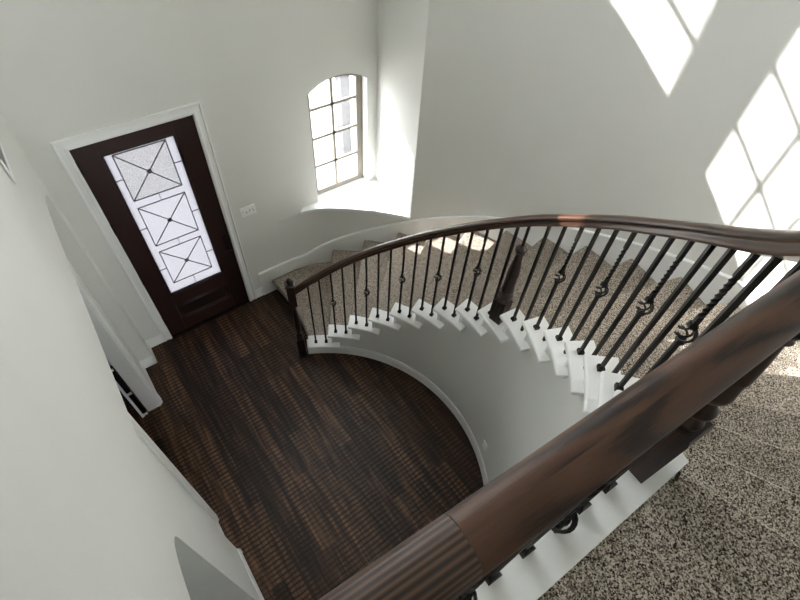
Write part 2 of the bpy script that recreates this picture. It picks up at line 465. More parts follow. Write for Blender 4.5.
a2 = [(-2.985, 0.0)] + corner(-2.985, 2.32, 0.5, 0.235, 1) + list(reversed(corner(-5.2, 2.32, 0.5, 0.235, -1))) + [(-5.2, 0.0)]
outer = [(0.0, 0.0)] + a1 + a2 + [(-8.0, 0.0), (-8.0, ZC), (0.0, ZC)]
mb = MB()
panel(mb, outer, [], lambda u, v, d: (XLc(u) - d, u, v), 0.0, 0.13)
o = mb.build('wall_left', M['wall'], bevel=0.012); tag(o, 'greige left wall with two soft arched openings', kind='structure')

# inner wall of the passage behind the first arch, with a door opening
mb = MB()
panel(mb, [(0.0, 0), (-0.70, 0), (-0.70, 2.25), (-2.10, 2.25), (-2.10, 0), (-2.80, 0), (-2.80, 3.0), (0.0, 3.0)], [], lambda u, v, d: (-0.395 - d, u, v), 0.0, 0.12)
o = mb.build('wall_passage', M['wall']); tag(o, 'passage wall behind the first arch', kind='structure')
mb = MB()   # casing round the passage door
for ya, yb in ((-0.75, -0.645), (-2.155, -2.05)):
    mb.box((-0.395, ya, 0), (-0.375, yb, 2.30))
    mb.box((-0.385, ya + 0.012, 0), (-0.366, yb - 0.035, 2.30))
mb.box((-0.395, -2.155, 2.24), (-0.375, -0.645, 2.34))
mb.box((-0.52, -0.76, 0), (-0.39, -0.70, 2.25)); mb.box((-0.52, -2.10, 0), (-0.39, -2.05, 2.25))
o = mb.build('trim_2', M['trim'], bevel=0.004); tag(o, 'white casing of the glazed passage door', kind='structure')
# glazed door leaf
root = empty('door_2', (-0.53, -0.765, 0)); tag(root, 'white glazed door leaf with dark panes behind the first arch', kind='structure')
mb = MB(); w = 0.062
MR = Matrix.Rotation(radians(4), 4, 'Z')
mb.box((-w, -0.02, 0.0), (-w + 0.022, 0.02, 2.2), MR); 
for z in (0.0, 0.42, 0.84, 1.26, 1.68, 2.10): mb.box((-w, -0.012, z), (0, 0.012, z + 0.028), MR)
mb.build('leaf_frame', M['trim'], root)
mb = MB(); mb.box((-w + 0.012, -0.004, 0.02), (0.0, 0.004, 2.15), MR); mb.build('glass', M['dark_glass'], root)

mb = MB(); panel(mb, rect(-0.6, ZL - 0.03, 3.6, ZC), [], lambda u, v, d: (u, -6.5 - d, v), 0.0, 0.1); mb.box((1.02, -7.5, 0), (1.12, -5.2, ZC)); o = mb.build('wall_back', M['wall']); tag(o, 'upper hall wall behind the viewer', kind='structure')
mb = MB(); mb.box((-0.33, -5.3, 0), (0.42, -5.2, ZL - 0.33)); o = mb.build('wall_light_baffle', M['wall']); tag(o, 'unseen partition added under the landing to keep light off the second arch', kind='structure')  # added out of view, blocks light from the back gap onto the arch jamb
# ceiling / upper floor slab ---------------------------------------------
mb = MB(); mb.box((-0.6, -7.5, ZC), (3.6, 0.2, ZC + 0.1)); o = mb.build('ceiling', M['ceiling']); tag(o, 'ceiling high above the foyer', kind='structure')
mb = MB(); mb.box((-4.2, -7.5, 2.9), (-0.45, 0.14, 3.0)); o = mb.build('ceiling.001', M['ceiling']); o.name = 'ceiling_passage'; tag(o, 'ceiling of the side passage', kind='structure')
mb = MB(); mb.box((-4.3, -7.5, 0), (-4.2, 0.14, 3.0)); mb.box((-4.2, 0.0, 0), (-0.27, 0.14, 3.0)); mb.box((-4.3, -7.6, 0), (-0.2, -7.5, ZL - 0.3)); mb.box((-4.2, -2.94, 0), (-0.462, -2.80, 3.0)); o = mb.build('wall_side', M['wall']); tag(o, 'far walls of the side room', kind='structure')

tN = TH(NST)
def FY(x): return -3.876 - 0.070 * x           # line of the balcony balusters
mb = MB()
back = [(-0.33, -7.5), (1.25, -7.5), (P(ROUT(tN), tN, 0).x + 0.0, P(ROUT(tN), tN, 0).y)]
pin = P(1.48, tN, 0)
poly = [(-0.33, FY(-0.33) + 0.03), (pin.x - 0.02, FY(pin.x) + 0.03), (P(ROUT(tN), tN, 0).x - 0.03, P(ROUT(tN), tN, 0).y), (1.25, -7.5), (-0.33, -7.5)]
panel(mb, poly, [], lambda u, v, d: (u, v, d), ZL - 0.33, ZL - 0.03)
o = mb.build('floor_landing', M['trim']); tag(o, 'upper landing slab with white edge', kind='structure')

# baseboards --------------------------------------------------------------
BP = [(0.0, 0.0), (0.016, 0.0), (0.016, 0.095), (0.011, 0.108), (0.008, 0.128), (0.0, 0.134)]
def base_run(mb, pts, nrm):
    """pts on the wall face (x,y); nrm(k) outward normal"""
    rings = [[Vector((p[0] + nrm(k)[0] * a, p[1] + nrm(k)[1] * a, z)) for a, z in BP] for k, p in enumerate(pts)]
    mb.loft(rings, smooth=False)
mb = MB()
base_run(mb, [(-0.27, 0), (-0.085, 0)], lambda k: (0, -1))
base_run(mb, [(1.03, 0), (1.13, 0)], lambda k: (0, -1))
o = mb.build('baseboard_front', M['trim']); tag(o, 'white baseboard either side of the entry door', kind='structure')
mb = MB()
base_run(mb, [(XLc(0.0), 0.0), (XLc(-.225), -0.241)], lambda k: (1, 0))
base_run(mb, [(-0.25, -0.225), (-0.395, -0.225)], lambda k: (0, -1))
base_run(mb, [(-0.395, -0.225), (-0.395, -0.65)], lambda k: (1, 0))
base_run(mb, [(-0.395, -2.15), (-0.395, -2.52)], lambda k: (1, 0))
base_run(mb, [(XLc(-2.52), -2.484), (XLc(-3.02), -3.036)], lambda k: (1, 0))
base_run(mb, [(-0.31, -2.50), (-0.47, -2.50)], lambda k: (0, 1))
o = mb.build('baseboard_left', M['trim']); tag(o, 'white baseboard along the left wall', kind='structure')

# inner stair wall (curved drywall below the treads) -----------------------
def RIN(i): return RW + 0.016 + dr(i)
mb = MB()
rings = []
def sring(i, zt):
    R = RIN(i); t = TH(i)
    return [P(R, t, 0), P(R, t, zt), P(R + 0.09, t, zt), P(R + 0.09, t, 0)]
lo = [sring(i, 0.14) for i in [0.92 + (NST - 0.42) * k / 160 for k in range(161)]]
mb.loft(lo, smooth=False)
for n_ in range(1, NST + 1):
    seg = []
    for k in range(9):
        i = n_ + 0.17 + k / 8
        R = RIN(i); t = TH(i); zt = min(n_ * H - 0.03, ZL - 0.03)
        seg.append([P(R, t, 0.14), P(R, t, zt), P(R + 0.09, t, zt), P(R + 0.09, t, 0.14)])
    mb.loft(seg, smooth=False)
o = mb.build('wall_stair', M['wall']); tag(o, 'curved wall below the stair treads', kind='structure')
mb = MB()
rings = [[P(RIN(i) - a, TH(i), z) for a, z in BP] for i in [0.92 + (NST - 0.5) * k / 100 for k in range(101)]]
mb.loft(rings, smooth=False)
o = mb.build('baseboard_stair', M['trim']); tag(o, 'white curved baseboard below the stair', kind='structure')
for p in o.data.polygons: p.use_smooth = False

# skirt board along the outer wall ------------------------------------------
mb = MB(); rings = []
ip0 = INV(radians(75.25))
seq = [ip0 + (NST + 0.3 - ip0) * k / 150 for k in range(151)]
for i in seq:
    t = TH(i)
    zt = max(0.384, i * H + 0.15)
    zt = min(zt, ZL + 0.13)
    zb = 0.0 if i < 3 else (i - 2.5) * H
    R = ROUT(t)
    rings.append([P(R - a, t, z) for a, z in ((-0.018, zb), (0, zb), (0, zt - 0.03), (0.010, zt - 0.022), (0.012, zt - 0.008), (0.004, zt), (-0.018, zt))])
mb.loft(rings, smooth=False)
o = mb.build('baseboard_stair_outer', M['trim']); tag(o, 'white skirt board following the stair along the outer wall', kind='structure')

# door casing ------------------------------------------------------------------
CPR = [(0.0, 0.0), (0.0, 0.020), (0.018, 0.024), (0.030, 0.016), (0.062, 0.013), (0.070, 0.022), (0.082, 0.022), (0.086, 0.0)]  # (outward, depth)
def casing(mb, x0, x1, z1):
    # path with mitred corners: left bottom -> left top -> right top -> right bottom
    def ring(x, z, dx, dz): return [Vector((x + dx * a, -dpt, z + dz * a)) for a, dpt in CPR]
    mb.loft([ring(x0, 0, -1, 0), ring(x0, z1, -1, 1), ring(x1, z1, 1, 1), ring(x1, 0, 1, 0)], smooth=False)
mb = MB(); casing(mb, -0.002, 0.944, 2.440)
mb.box((-0.012, 0.0, 0), (0.0, 0.16, 2.45)); mb.box((0.942, 0, 0), (0.952, 0.16, 2.45)); mb.box((-0.012, 0, 2.442), (0.952, 0.16, 2.452))
o = mb.build('trim_3', M['trim']); tag(o, 'white moulded casing around the entry door', kind='structure')
mb = MB(); mb.box((0.0, -0.03, 0.0), (0.94, 0.15, 0.012)); o = mb.build('trim_4', M['bronze'], bevel=0.003); tag(o, 'threshold of the entry door', kind='structure')

# entry door -----------------------------------------------------------------------
door = empty('door_1', (0, 0, 0)); tag(door, 'dark mahogany entry door with leaded frosted glass', kind='structure')
DY = 0.012
GX0, GX1, GZ0, GZ1 = 0.195, 0.745, 0.615, 2.293
mb = MB()
mb.box((0.0, DY, 0.012), (GX0 - 0.02, DY + 0.045, 2.44)); mb.box((GX1 + 0.02, DY, 0.012), (0.942, DY + 0.045, 2.44))
mb.build('stile', M['door'], door, bevel=0.003)
mb = MB()
mb.box((GX0 - 0.02, DY, GZ1 + 0.02), (GX1 + 0.02, DY + 0.045, 2.44))
mb.box((GX0 - 0.02, DY, 0.43), (GX1 + 0.02, DY + 0.045, GZ0 - 0.02))
mb.box((GX0 - 0.02, DY, 0.012), (GX1 + 0.02, DY + 0.045, 0.185))
mb.build('cross_rail', M['door_rail'], door, bevel=0.003)
mb = MB()   # raised lower panel
prf = [(0.0, 0.028), (0.006, 0.012), (0.014, 0.026), (0.05, 0.008), (0.052, 0.006)]
rings = []
for a, d in prf:
    rings.append([Vector((x, DY + d, z)) for x, z in ((GX0 - 0.02 + a, 0.185 + a), (GX1 + 0.02 - a, 0.185 + a), (GX1 + 0.02 - a, 0.43 - a), (GX0 - 0.02 + a, 0.43 - a))])
mb.loft(rings, smooth=False)
mb.build('raised_panel', M['door_rail'], door)
mb = MB()   # glazing bead
for a, b in (((GX0 - 0.02, GZ0 - 0.02), (GX1 + 0.02, GZ0)), ((GX0 - 0.02, GZ1), (GX1 + 0.02, GZ1 + 0.02)), ((GX0 - 0.02, GZ0), (GX0, GZ1)), ((GX1, GZ0), (GX1 + 0.02, GZ1))):
    mb.box((a[0], DY + 0.004, a[1]), (b[0], DY + 0.04, b[1]))
mb.build('glazing_bead', M['door'], door, bevel=0.003)
gp = MB(); panel(gp, rect(GX0, GZ0, GX1, GZ1), [rect(0.255, 1.815, 0.675, 2.275)], lambda u, v, d: (u, d, v), DY + 0.020, DY + 0.026); glass = gp.build('glass_panel', M['frost'], door)
SQ = [(0.255, 1.815, 0.675, 2.275), (0.258, 1.273, 0.675, 1.735), (0.262, 0.737, 0.672, 1.19)]
gmb = MB(); x0, z0, x1, z1 = SQ[0]; gmb.box((x0, DY + 0.0195, z0), (x1, DY + 0.0225, z1)); gmb.build('seeded_glass', M['hammered'], glass)
yc = DY + 0.015
mb = MB()
def came(mb, a, b, w=0.0042):
    a = Vector((a[0], yc, a[1])); b = Vector((b[0], yc, b[1])); d = (b - a); Ld = d.length; d.normalize(); n = Vector((-d.z, 0, d.x))
    vs = []
    for p in (a, b):
        for s_, t_ in ((-1, -1), (1, -1), (1, 1), (-1, 1)): vs.append(p + n * w * s_ + Vector((0, 0.003 * t_, 0)))
    mb.add(vs, [(0,1,2,3),(4,7,6,5),(0,4,5,1),(1,5,6,2),(2,6,7,3),(3,7,4,0)])
xm = 0.466
for x0, z0, x1, z1 in SQ:
    came(mb, (x0, z0), (x1, z0)); came(mb, (x1, z0), (x1, z1)); came(mb, (x1, z1), (x0, z1)); came(mb, (x0, z1), (x0, z0))
    came(mb, (x0, z0), (x1, z1), 0.0042); came(mb, (x0, z1), (x1, z0), 0.0042)
    zc = (z0 + z1) / 2
    came(mb, (GX0, zc), (x0, zc), 0.0034); came(mb, (x1, zc), (GX1, zc), 0.0034)
came(mb, (xm, SQ[0][1]), (xm, SQ[1][3]), 0.0034); came(mb, (xm, SQ[1][1]), (xm, SQ[2][3]), 0.0034)
came(mb, (xm, SQ[2][1]), (xm, GZ0), 0.0034)
mb.build('lead_caming', M['lead'], glass)
for x0, z0, x1, z1 in SQ:
    mb = MB(); zc = (z0 + z1) / 2; q = 0.024
    pts = [(xm - q, zc), (xm, zc - q), (xm + q, zc), (xm, zc + q)]
    mb.loft([[Vector((x, yc + 0.003, z)) for x, z in pts], [Vector((x, yc - 0.006, z)) for x, z in pts], [Vector((xm + (x - xm) * .4, yc - 0.011, zc + (z - zc) * .4)) for x, z in pts]], smooth=False)
    mb.build('rosette', M['lead'], glass)
for z in (2.262, 1.636, 0.963, 0.305):
    mb = MB(); mb.tube([(-0.003, -0.004, z - 0.055), (-0.003, -0.004, z + 0.055)], 0.009, 10); mb.tube([(-0.003, -0.004, z - 0.066), (-0.003, -0.004, z + 0.066)], 0.004, 8)
    mb.box((-0.003, -0.002, z - 0.05), (0.014, DY + 0.001, z + 0.05)); mb.build('hinge', M['bronze'], door)
mb = MB(); mb.box((0.872, DY - 0.008, 0.87), (0.918, DY + 0.001, 1.10)); hb = mb.build('handle_plate', M['bronze'], door, bevel=0.004)
mb = MB(); mb.tube([(0.895, DY - 0.002, 0.93), (0.895, DY - 0.055, 0.93), (0.885, DY - 0.06, 0.93), (0.80, DY - 0.058, 0.925)], [0.011, 0.011, 0.011, 0.008], 10); mb.build('lever', M['bronze'], hb)
mb = MB(); mb.tube([(0.895, DY - 0.002, 1.05), (0.895, DY - 0.03, 1.05)], 0.022, 16); mb.build('thumb_turn', M['bronze'], hb)

# switch plate ------------------------------------------------------------------------
sw = empty('light_switch', (1.190, 0, 1.295)); tag(sw, 'white wide light switch plate between the entry door and the stair', 'light switch')
mb = MB(); mb.box((-0.082, -0.010, -0.057), (0.082, 0.0, 0.057)); mb.build('cover_plate', M['plastic'], sw, bevel=0.003)
for k in range(4):
    mb = MB(); xk = -0.057 + 0.038 * k
    gb = MB(); gb.box((xk - 0.007, -0.0108, -0.015), (xk + 0.007, -0.009, 0.015)); gb.build('toggle_slot', M['grille'], sw)
    mb.box((xk - 0.0045, -0.021, -0.004 + (0.006 if k % 2 else -0.004)), (xk + 0.0045, -0.006, 0.010 + (0.006 if k % 2 else -0.006)))
    mb.build('toggle', M['plastic'], sw)

# outlet on inner stair wall -------------------------------------------------------------
tO = radians(-20.2); iO = INV(tO); pO = P(RIN(iO), tO, 0.33)
ol = empty('wall_outlet', pO); ol.rotation_euler = (0, 0, tO); tag(ol, 'white wall outlet low on the curved wall under the stair', 'outlet')
mb = MB(); mb.box((-0.006, -0.035, -0.057), (0.0, 0.035, 0.057)); mb.build('cover_plate', M['plastic'], ol, bevel=0.002)
for z in (-0.022, 0.022):
    mb = MB(); mb.box((-0.0085, -0.016, z - 0.014), (-0.005, 0.016, z + 0.014)); s_ = mb.build('socket', M['plastic'], ol, bevel=0.002)
    mb = MB(); mb.box((-0.0092, -0.008, z - 0.006), (-0.0083, -0.0055, z + 0.006)); mb.box((-0.0092, 0.0055, z - 0.006), (-0.0083, 0.008, z + 0.006)); mb.build('slot', M['grille'], s_)

# return air grille on the left wall ---------------------------------------------------------
vy, vz = -0.875, 3.20
vt = empty('air_vent', (XLc(vy), vy, vz)); tag(vt, 'white air return vent high on the left wall, cut by the frame edge', 'air vent')
mb = MB(); panel(mb, rect(-0.30, -0.20, 0.30, 0.20), [rect(-0.27, -0.17, 0.27, 0.17)], lambda u, v, d: (d, u, v), 0.0, 0.008); mb.build('vent_frame', M['trim'], vt, bevel=0.002)
mb = MB(); mb.box((0.0, -0.27, -0.17), (0.002, 0.27, 0.17)); mb.build('vent_back', M['grille'], vt)
mb = MB()
for k in range(17):
    z = -0.16 + 0.02 * k
    mb.add([(0.002, -0.27, z), (0.002, 0.27, z), (0.008, 0.27, z + 0.010), (0.008, -0.27, z + 0.010), (0.002, -0.27, z + 0.003), (0.002, 0.27, z + 0.003), (0.008, 0.27, z + 0.013), (0.008, -0.27, z + 0.013)],
           [(0,1,2,3),(4,7,6,5),(0,4,5,1),(1,5,6,2),(2,6,7,3),(3,7,4,0)])
mb.build('louver', M['trim'], vt)

# door stop on baseboard
ds = MB(); ds.tube([(1.085, -0.016, 0.075), (1.085, -0.055, 0.075), (1.085, -0.058, 0.075), (1.085, -0.066, 0.075)], [0.006, 0.006, 0.012, 0.010], 12)
o = ds.build('door_stop', M['plastic']); tag(o, 'small white door stop on the baseboard right of the entry door', 'door stop')

# ================================================================== STAIRCASE
st = empty('staircase', (CX + 1.6, CY + 1.0, 0)); tag(st, 'curved staircase with speckled carpet treads and white tread ends', 'staircase')
Sinv = Matrix.Translation(-Vector(st.location))
def SP(R, t, z): return Sinv @ P(R, t, z)
TN1 = radians(72.4)
# profile across a step in (arc distance behind nosing in metres at mid radius -> scaled), z
def step_angle(i, s, dist, R):
    """angle of a point dist metres behind the nosing of step i, at radial parameter s"""
    t = TH(i)
    if i == 1: t = TH(1) + (TN1 - TH(1)) * s
    return t - dist / R
def carpet_step(i):
    mb = MB(); nr = 14; rings = []
    zt = i * H; zb = (i - 1) * H
    last = (i == NST)
    front = [(0.036, zb - 0.0 if i > 1 else 0.0), (0.032, zt - 0.066), (0.018, zt - 0.058), (0.005, zt - 0.046), (-0.001, zt - 0.032), (0.001, zt - 0.019), (0.008, zt - 0.006), (0.018, zt + 0.003), (0.030, zt + 0.0035), (0.048, zt)]
    for r in range(nr + 1):
        s = r / nr
        ring = []
        Rm = RC + dr(i) + (ROUT(TH(i)) - RC - dr(i)) * s
        for d, z in front:
            t = step_angle(i, s, d, Rm)
            R0 = RC + dr(i); R = R0 + (ROUT(t) - R0) * s
            ring.append(SP(R, t, z))
        # back of tread = beyond next riser
        tn = TH(i + 1) - 0.038 / Rm
        for kk in (1, 2, 3):
            t = step_angle(i, s, 0.050, Rm) + (tn - step_angle(i, s, 0.050, Rm)) * kk / 3
            R0 = RC + dr(i + kk / 3); R = R0 + (ROUT(t) - R0) * s
            ring.append(SP(R, t, zt))
        t = tn; R0 = RC + dr(i + 1); R = R0 + (ROUT(t) - R0) * s
        ring.append(SP(R, t, zb))
        rings.append(ring)
    mb.loft(rings, smooth=True)
    o = mb.build('carpeted_step', M['carpet'], st)
    o.data.polygons.foreach_set('use_smooth', [len(p.vertices) == 4 for p in o.data.polygons])
    return o
def tread_cap(i):
    mb = MB(); zt = i * H + 0.003; zb = zt - 0.030
    n = 6
    def ringsec(t, Ra, Rb):
        return [SP(Ra, t, zb), SP(Ra - 0.003, t, zb + 0.010), SP(Ra - 0.003, t, zb + 0.022), SP(Ra + 0.003, t, zt), SP(Rb, t, zt), SP(Rb, t, zb)]
    rings = []
    t0 = TH(i) ; t1 = TH(i + 1) - 0.03 / 1.55
    if i == NST: t1 = t0 - 0.05
    for k in range(n + 1):
        t = t0 + (t1 - t0) * k / n; j = i + (INV(t) - i)
        rings.append(ringsec(t, RT + dr(j), RC + dr(j) + 0.002))
    # front nosing rounding
    mb.loft(rings, smooth=False)
    rings = []                                   # return strip running on behind the next riser
    t2 = TH(i) - 0.2126
    if i < NST:
        for k in range(n + 1):
            t = t1 + 0.002 + (t2 - t1) * k / n; j = INV(t)
            rings.append(ringsec(t, RT + dr(j), RIN(j) + 0.004))
        mb.loft(rings, smooth=False)
    return mb.build('tread_cap', M['trim'], st, bevel=0.004)
def riser_end(i):
    mb = MB(); zt = i * H - 0.027; zb = (i - 1) * H
    t0 = TH(i) - 0.028 / 1.55; t1 = t0 - 0.018 / 1.55
    r0 = RIN(i) - 0.012; r1 = RC + dr(i) + 0.002
    vs = [SP(r0, t0, zb), SP(r1, t0, zb), SP(r1, t1, zb), SP(r0, t1, zb), SP(r0, t0, zt), SP(r1, t0, zt), SP(r1, t1, zt), SP(r0, t1, zt)]
    mb.add(vs, [(0,3,2,1),(4,5,6,7),(0,1,5,4),(1,2,6,5),(2,3,7,6),(3,0,4,7)])
    # scotia bead under the cap side
    rings = []
    tA = TH(i) - 0.012; tB = TH(i) - 0.18
    for k in range(7):
        t = tA + (tB - tA) * k / 6; j = INV(t)
        if i < NST: rings.append([SP(RIN(j) + 0.004, t, zt), SP(RIN(j) - 0.022, t, zt), SP(RIN(j) - 0.016, t, zt - 0.012), SP(RIN(j) + 0.004, t, zt - 0.026)])
    if rings: mb.loft(rings, smooth=False)
    return mb.build('riser_end', M['trim'], st)
for i in range(1, NST + 1):
    if i < NST: carpet_step(i)
    tread_cap(i) if i < NST else None
    riser_end(i)
# soffit-hiding core under the steps is the stair wall; landing nosing + carpet
mb = MB()
tn = TH(NST); Rin = 1.519; 
cor = P(Rin, tn, 0); out_ = P(ROUT(tn), tn, 0)
def nose(dist_t, s):
    R = Rin + (ROUT(tn) - Rin) * s
    return P(R, tn - dist_t / max(R, 0.5), 0)
prof = [(0.030, ZL - H), (0.028, ZL - 0.055), (0.022, ZL - 0.046), (0.006, ZL - 0.040), (-0.001, ZL - 0.030), (0.001, ZL - 0.018), (0.008, ZL - 0.005), (0.018, ZL + 0.004), (0.034, ZL + 0.004), (0.05, ZL + 0.0012), (0.05, ZL - H)]
rings = []
for r in range(15):
    s = r / 14; rings.append([Sinv @ Vector((nose(d, s).x, nose(d, s).y, z)) for d, z in prof])
mb.loft(rings); mb.build('landing_nosing', M['carpet'], st)
mb = MB()
pA = P(1.44, tn - 0.03, 0); pB = nose(0.03, 1)
poly = [(pA.x, pA.y), (pB.x, pB.y), (1.02, -5.3), (1.02, -6.5), (-0.34, -6.5), (-0.34, -3.93), (0.6, -3.93)]
mb2 = MB()
panel(mb, poly, [], lambda u, v, d: Sinv @ Vector((u, v, d)), ZL - 0.03, ZL)
mb.build('landing_carpet', M['carpet'], st)
# white board the balcony balusters stand on
mb = MB()
a = P(RT + dr(NST) - 0.0, tn, 0)
poly = [(-0.33, FY(-0.33) + 0.065), (0.80, FY(0.80) + 0.065), (0.915, -3.925), (0.890, -4.008), (0.380, -3.988), (-0.33, -3.957)]
panel(mb, poly, [], lambda u, v, d: Sinv @ Vector((u, v, d)), ZL - 0.03, ZL + 0.006)
mb.box((-0.33, -3.93, ZL - 0.32), (0.83, -3.862, ZL - 0.03), Sinv)
mb.build('landing_cap', M['trim'], st, bevel=0.004)

# ================================================================== RAILINGS
RB = 1.6485
def ROFF(i):
    pts = [(0.6, 0.985), (1.2, 0.965), (2.8, 0.95), (5, 0.915), (7, 0.905), (10, 0.905), (12.3, 0.88), (14.4, 0.838), (16.5, 0.78), (17.4, 0.765), (18.3, 0.74)]
    if i <= pts[0][0]: return pts[0][1]
    for (a, x), (b, y) in zip(pts, pts[1:]):
        if i <= b:
            k = (i - a) / (b - a); return x + (y - x) * k
    return pts[-1][1]
RPROF = []   # handrail cross section (across, up) from top z=0; width .056 height .062
for a, z in ((0.0, 0.0), (0.010, -0.0008), (0.019, -0.005), (0.0255, -0.013), (0.0275, -0.022), (0.0255, -0.030), (0.0215, -0.034), (0.0205, -0.044), (0.0235, -0.050), (0.0225, -0.058), (0.019, -0.062)):
    RPROF.append((a, z))
RPROF = RPROF + [(-a, z) for a, z in reversed(RPROF[1:])]
def sweep(mb, path, us, width=1.0, mi=0, hs=1.0):
    """path: list of (point, side vector)"""
    per = [0]
    for k in range(1, len(RPROF) + 1):
        a = RPROF[k - 1]; b = RPROF[k % len(RPROF)]; per.append(per[-1] + math.hypot(a[0] - b[0], a[1] - b[1]))
    rings = [[p + sd * (a * width) + Vector((0, 0, z * hs)) for a, z in RPROF] for p, sd in path]
    mb.loft(rings, uvs=lambda i, j: (us[min(i, len(us) - 1)], per[j] + 0.03), mi=mi)

sr = empty('stair_railing', (1.07, -1.02, 0)); tag(sr, 'curved stair railing with dark oak handrail and black iron balusters', 'railing')
Rinv = Matrix.Translation(-Vector(sr.location))
BO, BS = -0.050, -0.0678
i0, i1 = 0.72, 18.15
path = []; us = []; acc = 0; prev = None
NP = 140
for k in range(NP + 1):
    i = i0 + (i1 - i0) * k / NP
    t = TH(i); p = P(RB + dr(i), t, i * H + ROFF(i) - 0.004)
    if i < 1.6:                    # level easing into the first newel
        p.z = 1.6 * H + ROFF(1.6) - (1.6 - i) * H * 0.95
    if prev is not None: acc += (p - prev).length
    prev = p.copy(); us.append(acc)
    path.append((Rinv @ p, Vector((cos(t), sin(t), 0))))
mb = MB(); sweep(mb, path, us, 1.12, 0, 1.3); mb.build('handrail', M['rail'], sr)

def rail_under(i):
    z = i * H + ROFF(i)
    if i < 1.6: z = 1.6 * H + ROFF(1.6) - (1.6 - i) * H * 0.95
    return z - 0.077

SQW = 0.0078
def bar(mb, z0, z1, w=SQW):
    mb.box((-w, -w, z0), (w, w, z1))
def twist(mb, z0, z1, turns, w=SQW):
    n = max(8, int(turns * 12)); rings = []
    for k in range(n + 1):
        a = 2 * pi * turns * k / n; z = z0 + (z1 - z0) * k / n
        rings.append([Vector((cos(a + q * pi / 4) * (w * 1.36 if q % 2 else w * 0.9), sin(a + q * pi / 4) * (w * 1.36 if q % 2 else w * 0.9), z)) for q in range(8)])
    mb.loft(rings, smooth=False)
def shoe(parent):
    mb = MB(); w = 0.0155
    rings = [[Vector((sx * a, sy * a, z)) for sx, sy in ((-1, -1), (1, -1), (1, 1), (-1, 1))] for a, z in ((w, 0.0), (w, 0.020), (w * 0.75, 0.027), (SQW + 0.001, 0.031))]
    mb.loft(rings, smooth=False)
    return mb.build('shoe', M['iron'], parent)
def baluster(hh, kind, parent, zc=None, with_shoe=True):
    """origin at the foot; returns the bar mesh with its sub-parts"""
    mb = MB()
    if kind == 'plain': bar(mb, 0.0, hh)
    else:
        zc = zc or hh * 0.50; bh = 0.070
        bar(mb, 0.0, hh * 0.10)
        bar(mb, hh * 0.10, zc - bh / 2)
        bar(mb, zc + bh / 2, zc + bh / 2 + 0.03)
        z1_ = zc + bh / 2 + 0.05; z2_ = z1_ + (hh - z1_) * 0.62
        bar(mb, zc + bh / 2 + 0.03, z1_); twist(mb, z1_, z2_, 2.0)
        bar(mb, z2_, hh)
        for z in (zc - bh / 2 - 0.012, zc + bh / 2 - 0.004):
            mb.box((-0.0115, -0.0115, z), (0.0125, 0.0125, z + 0.018))
    o = mb.build('baluster', M['iron'], parent)
    if with_shoe: shoe(o)
    if kind == 'basket':
        mb = MB(); n = 14
        for q in range(4):
            pts = []
            for k in range(n + 1):
                f = k / n; a = q * pi / 2 + 1.35 * pi * f; r = 0.004 + 0.026 * sin(pi * f) ** 0.8
                pts.append((r * cos(a), r * sin(a), zc - bh / 2 + bh * f))
            mb.tube(pts, 0.0040, 6)
        mb.build('basket', M['iron'], o)
    return o

def turned_newel(parent, base, height, rot, top='pin', big=1.0, z_ball=None, fat=1.0):
    """square foot, vase turning, ball; pin up into the rail"""
    mb = MB(); w = 0.043 * big
    hb_ = 0.22
    rings = [[Vector((sx * a, sy * a, z)) for sx, sy in ((-1, -1), (1, -1), (1, 1), (-1, 1))] for a, z in ((w, 0), (w, hb_ - 0.01), (w * 0.88, hb_))]
    mb.loft(rings, smooth=False)
    zb = z_ball or height - 0.11
    s = (zb - hb_)
    pr = [(0.036, hb_ - 0.002), (0.040, hb_ + 0.012), (0.030, hb_ + 0.026), (0.026, hb_ + 0.034), (0.039, hb_ + 0.048), (0.040, hb_ + 0.060), (0.028, hb_ + 0.074),
          (0.022, hb_ + 0.090), (0.034, hb_ + 0.105), (0.037, hb_ + 0.12), (0.030, hb_ + 0.16), (0.032, hb_ + 0.24 * s / .42), (0.033, hb_ + 0.55 * s), (0.027, hb_ + 0.72 * s), (0.020, hb_ + 0.85 * s),
          (0.018, zb - 0.035), (0.026, zb - 0.028), (0.018, zb - 0.021), (0.024, zb - 0.016), (0.031, zb), (0.030, zb + 0.012), (0.020, zb + 0.028), (0.012, zb + 0.034)]
    if top == 'pin': pr += [(0.010, zb + 0.036), (0.010, height)]
    pr = [(r * fat if r > 0.011 else r, z) for r, z in pr]
    mb.lathe(pr, n=24)
    o = mb.build('newel_post', M['newel'], parent)
    o.location = base; o.rotation_euler = (0, 0, rot)
    return o

cnt = 0
for i in range(1, NST + 1):
    for half in (0, 1):
        cnt += 1
        if i == 18 and half: continue
        t = TH(i) + BO + ((BS if i < 9 else -0.064) if half else 0)
        ie = INV(t)
        if i == 18: continue
        if i == 9 and half:
            zf = i * H + 0.003
            t = radians(-4.7)
            turned_newel(sr, Rinv @ P(1.585, t, zf), rail_under(INV(t)) - zf + 0.01, t + 0.2, z_ball=0.725, big=1.12, fat=1.3)
            continue
        zf = i * H + 0.003
        hh = rail_under(ie) - zf + 0.012
        up = 0.0 if i < 10 else (0.065 if half else 0.035)
        o = baluster(hh, 'basket' if cnt % 3 == 0 else 'plain', sr, (hh + 0.025) * 0.5 + up, not (half and i > 8))
        o.location = Rinv @ P(RB + dr(ie) + (0.010 if half and i > 8 else 0.0), t, zf); o.rotation_euler = (0, 0, t)

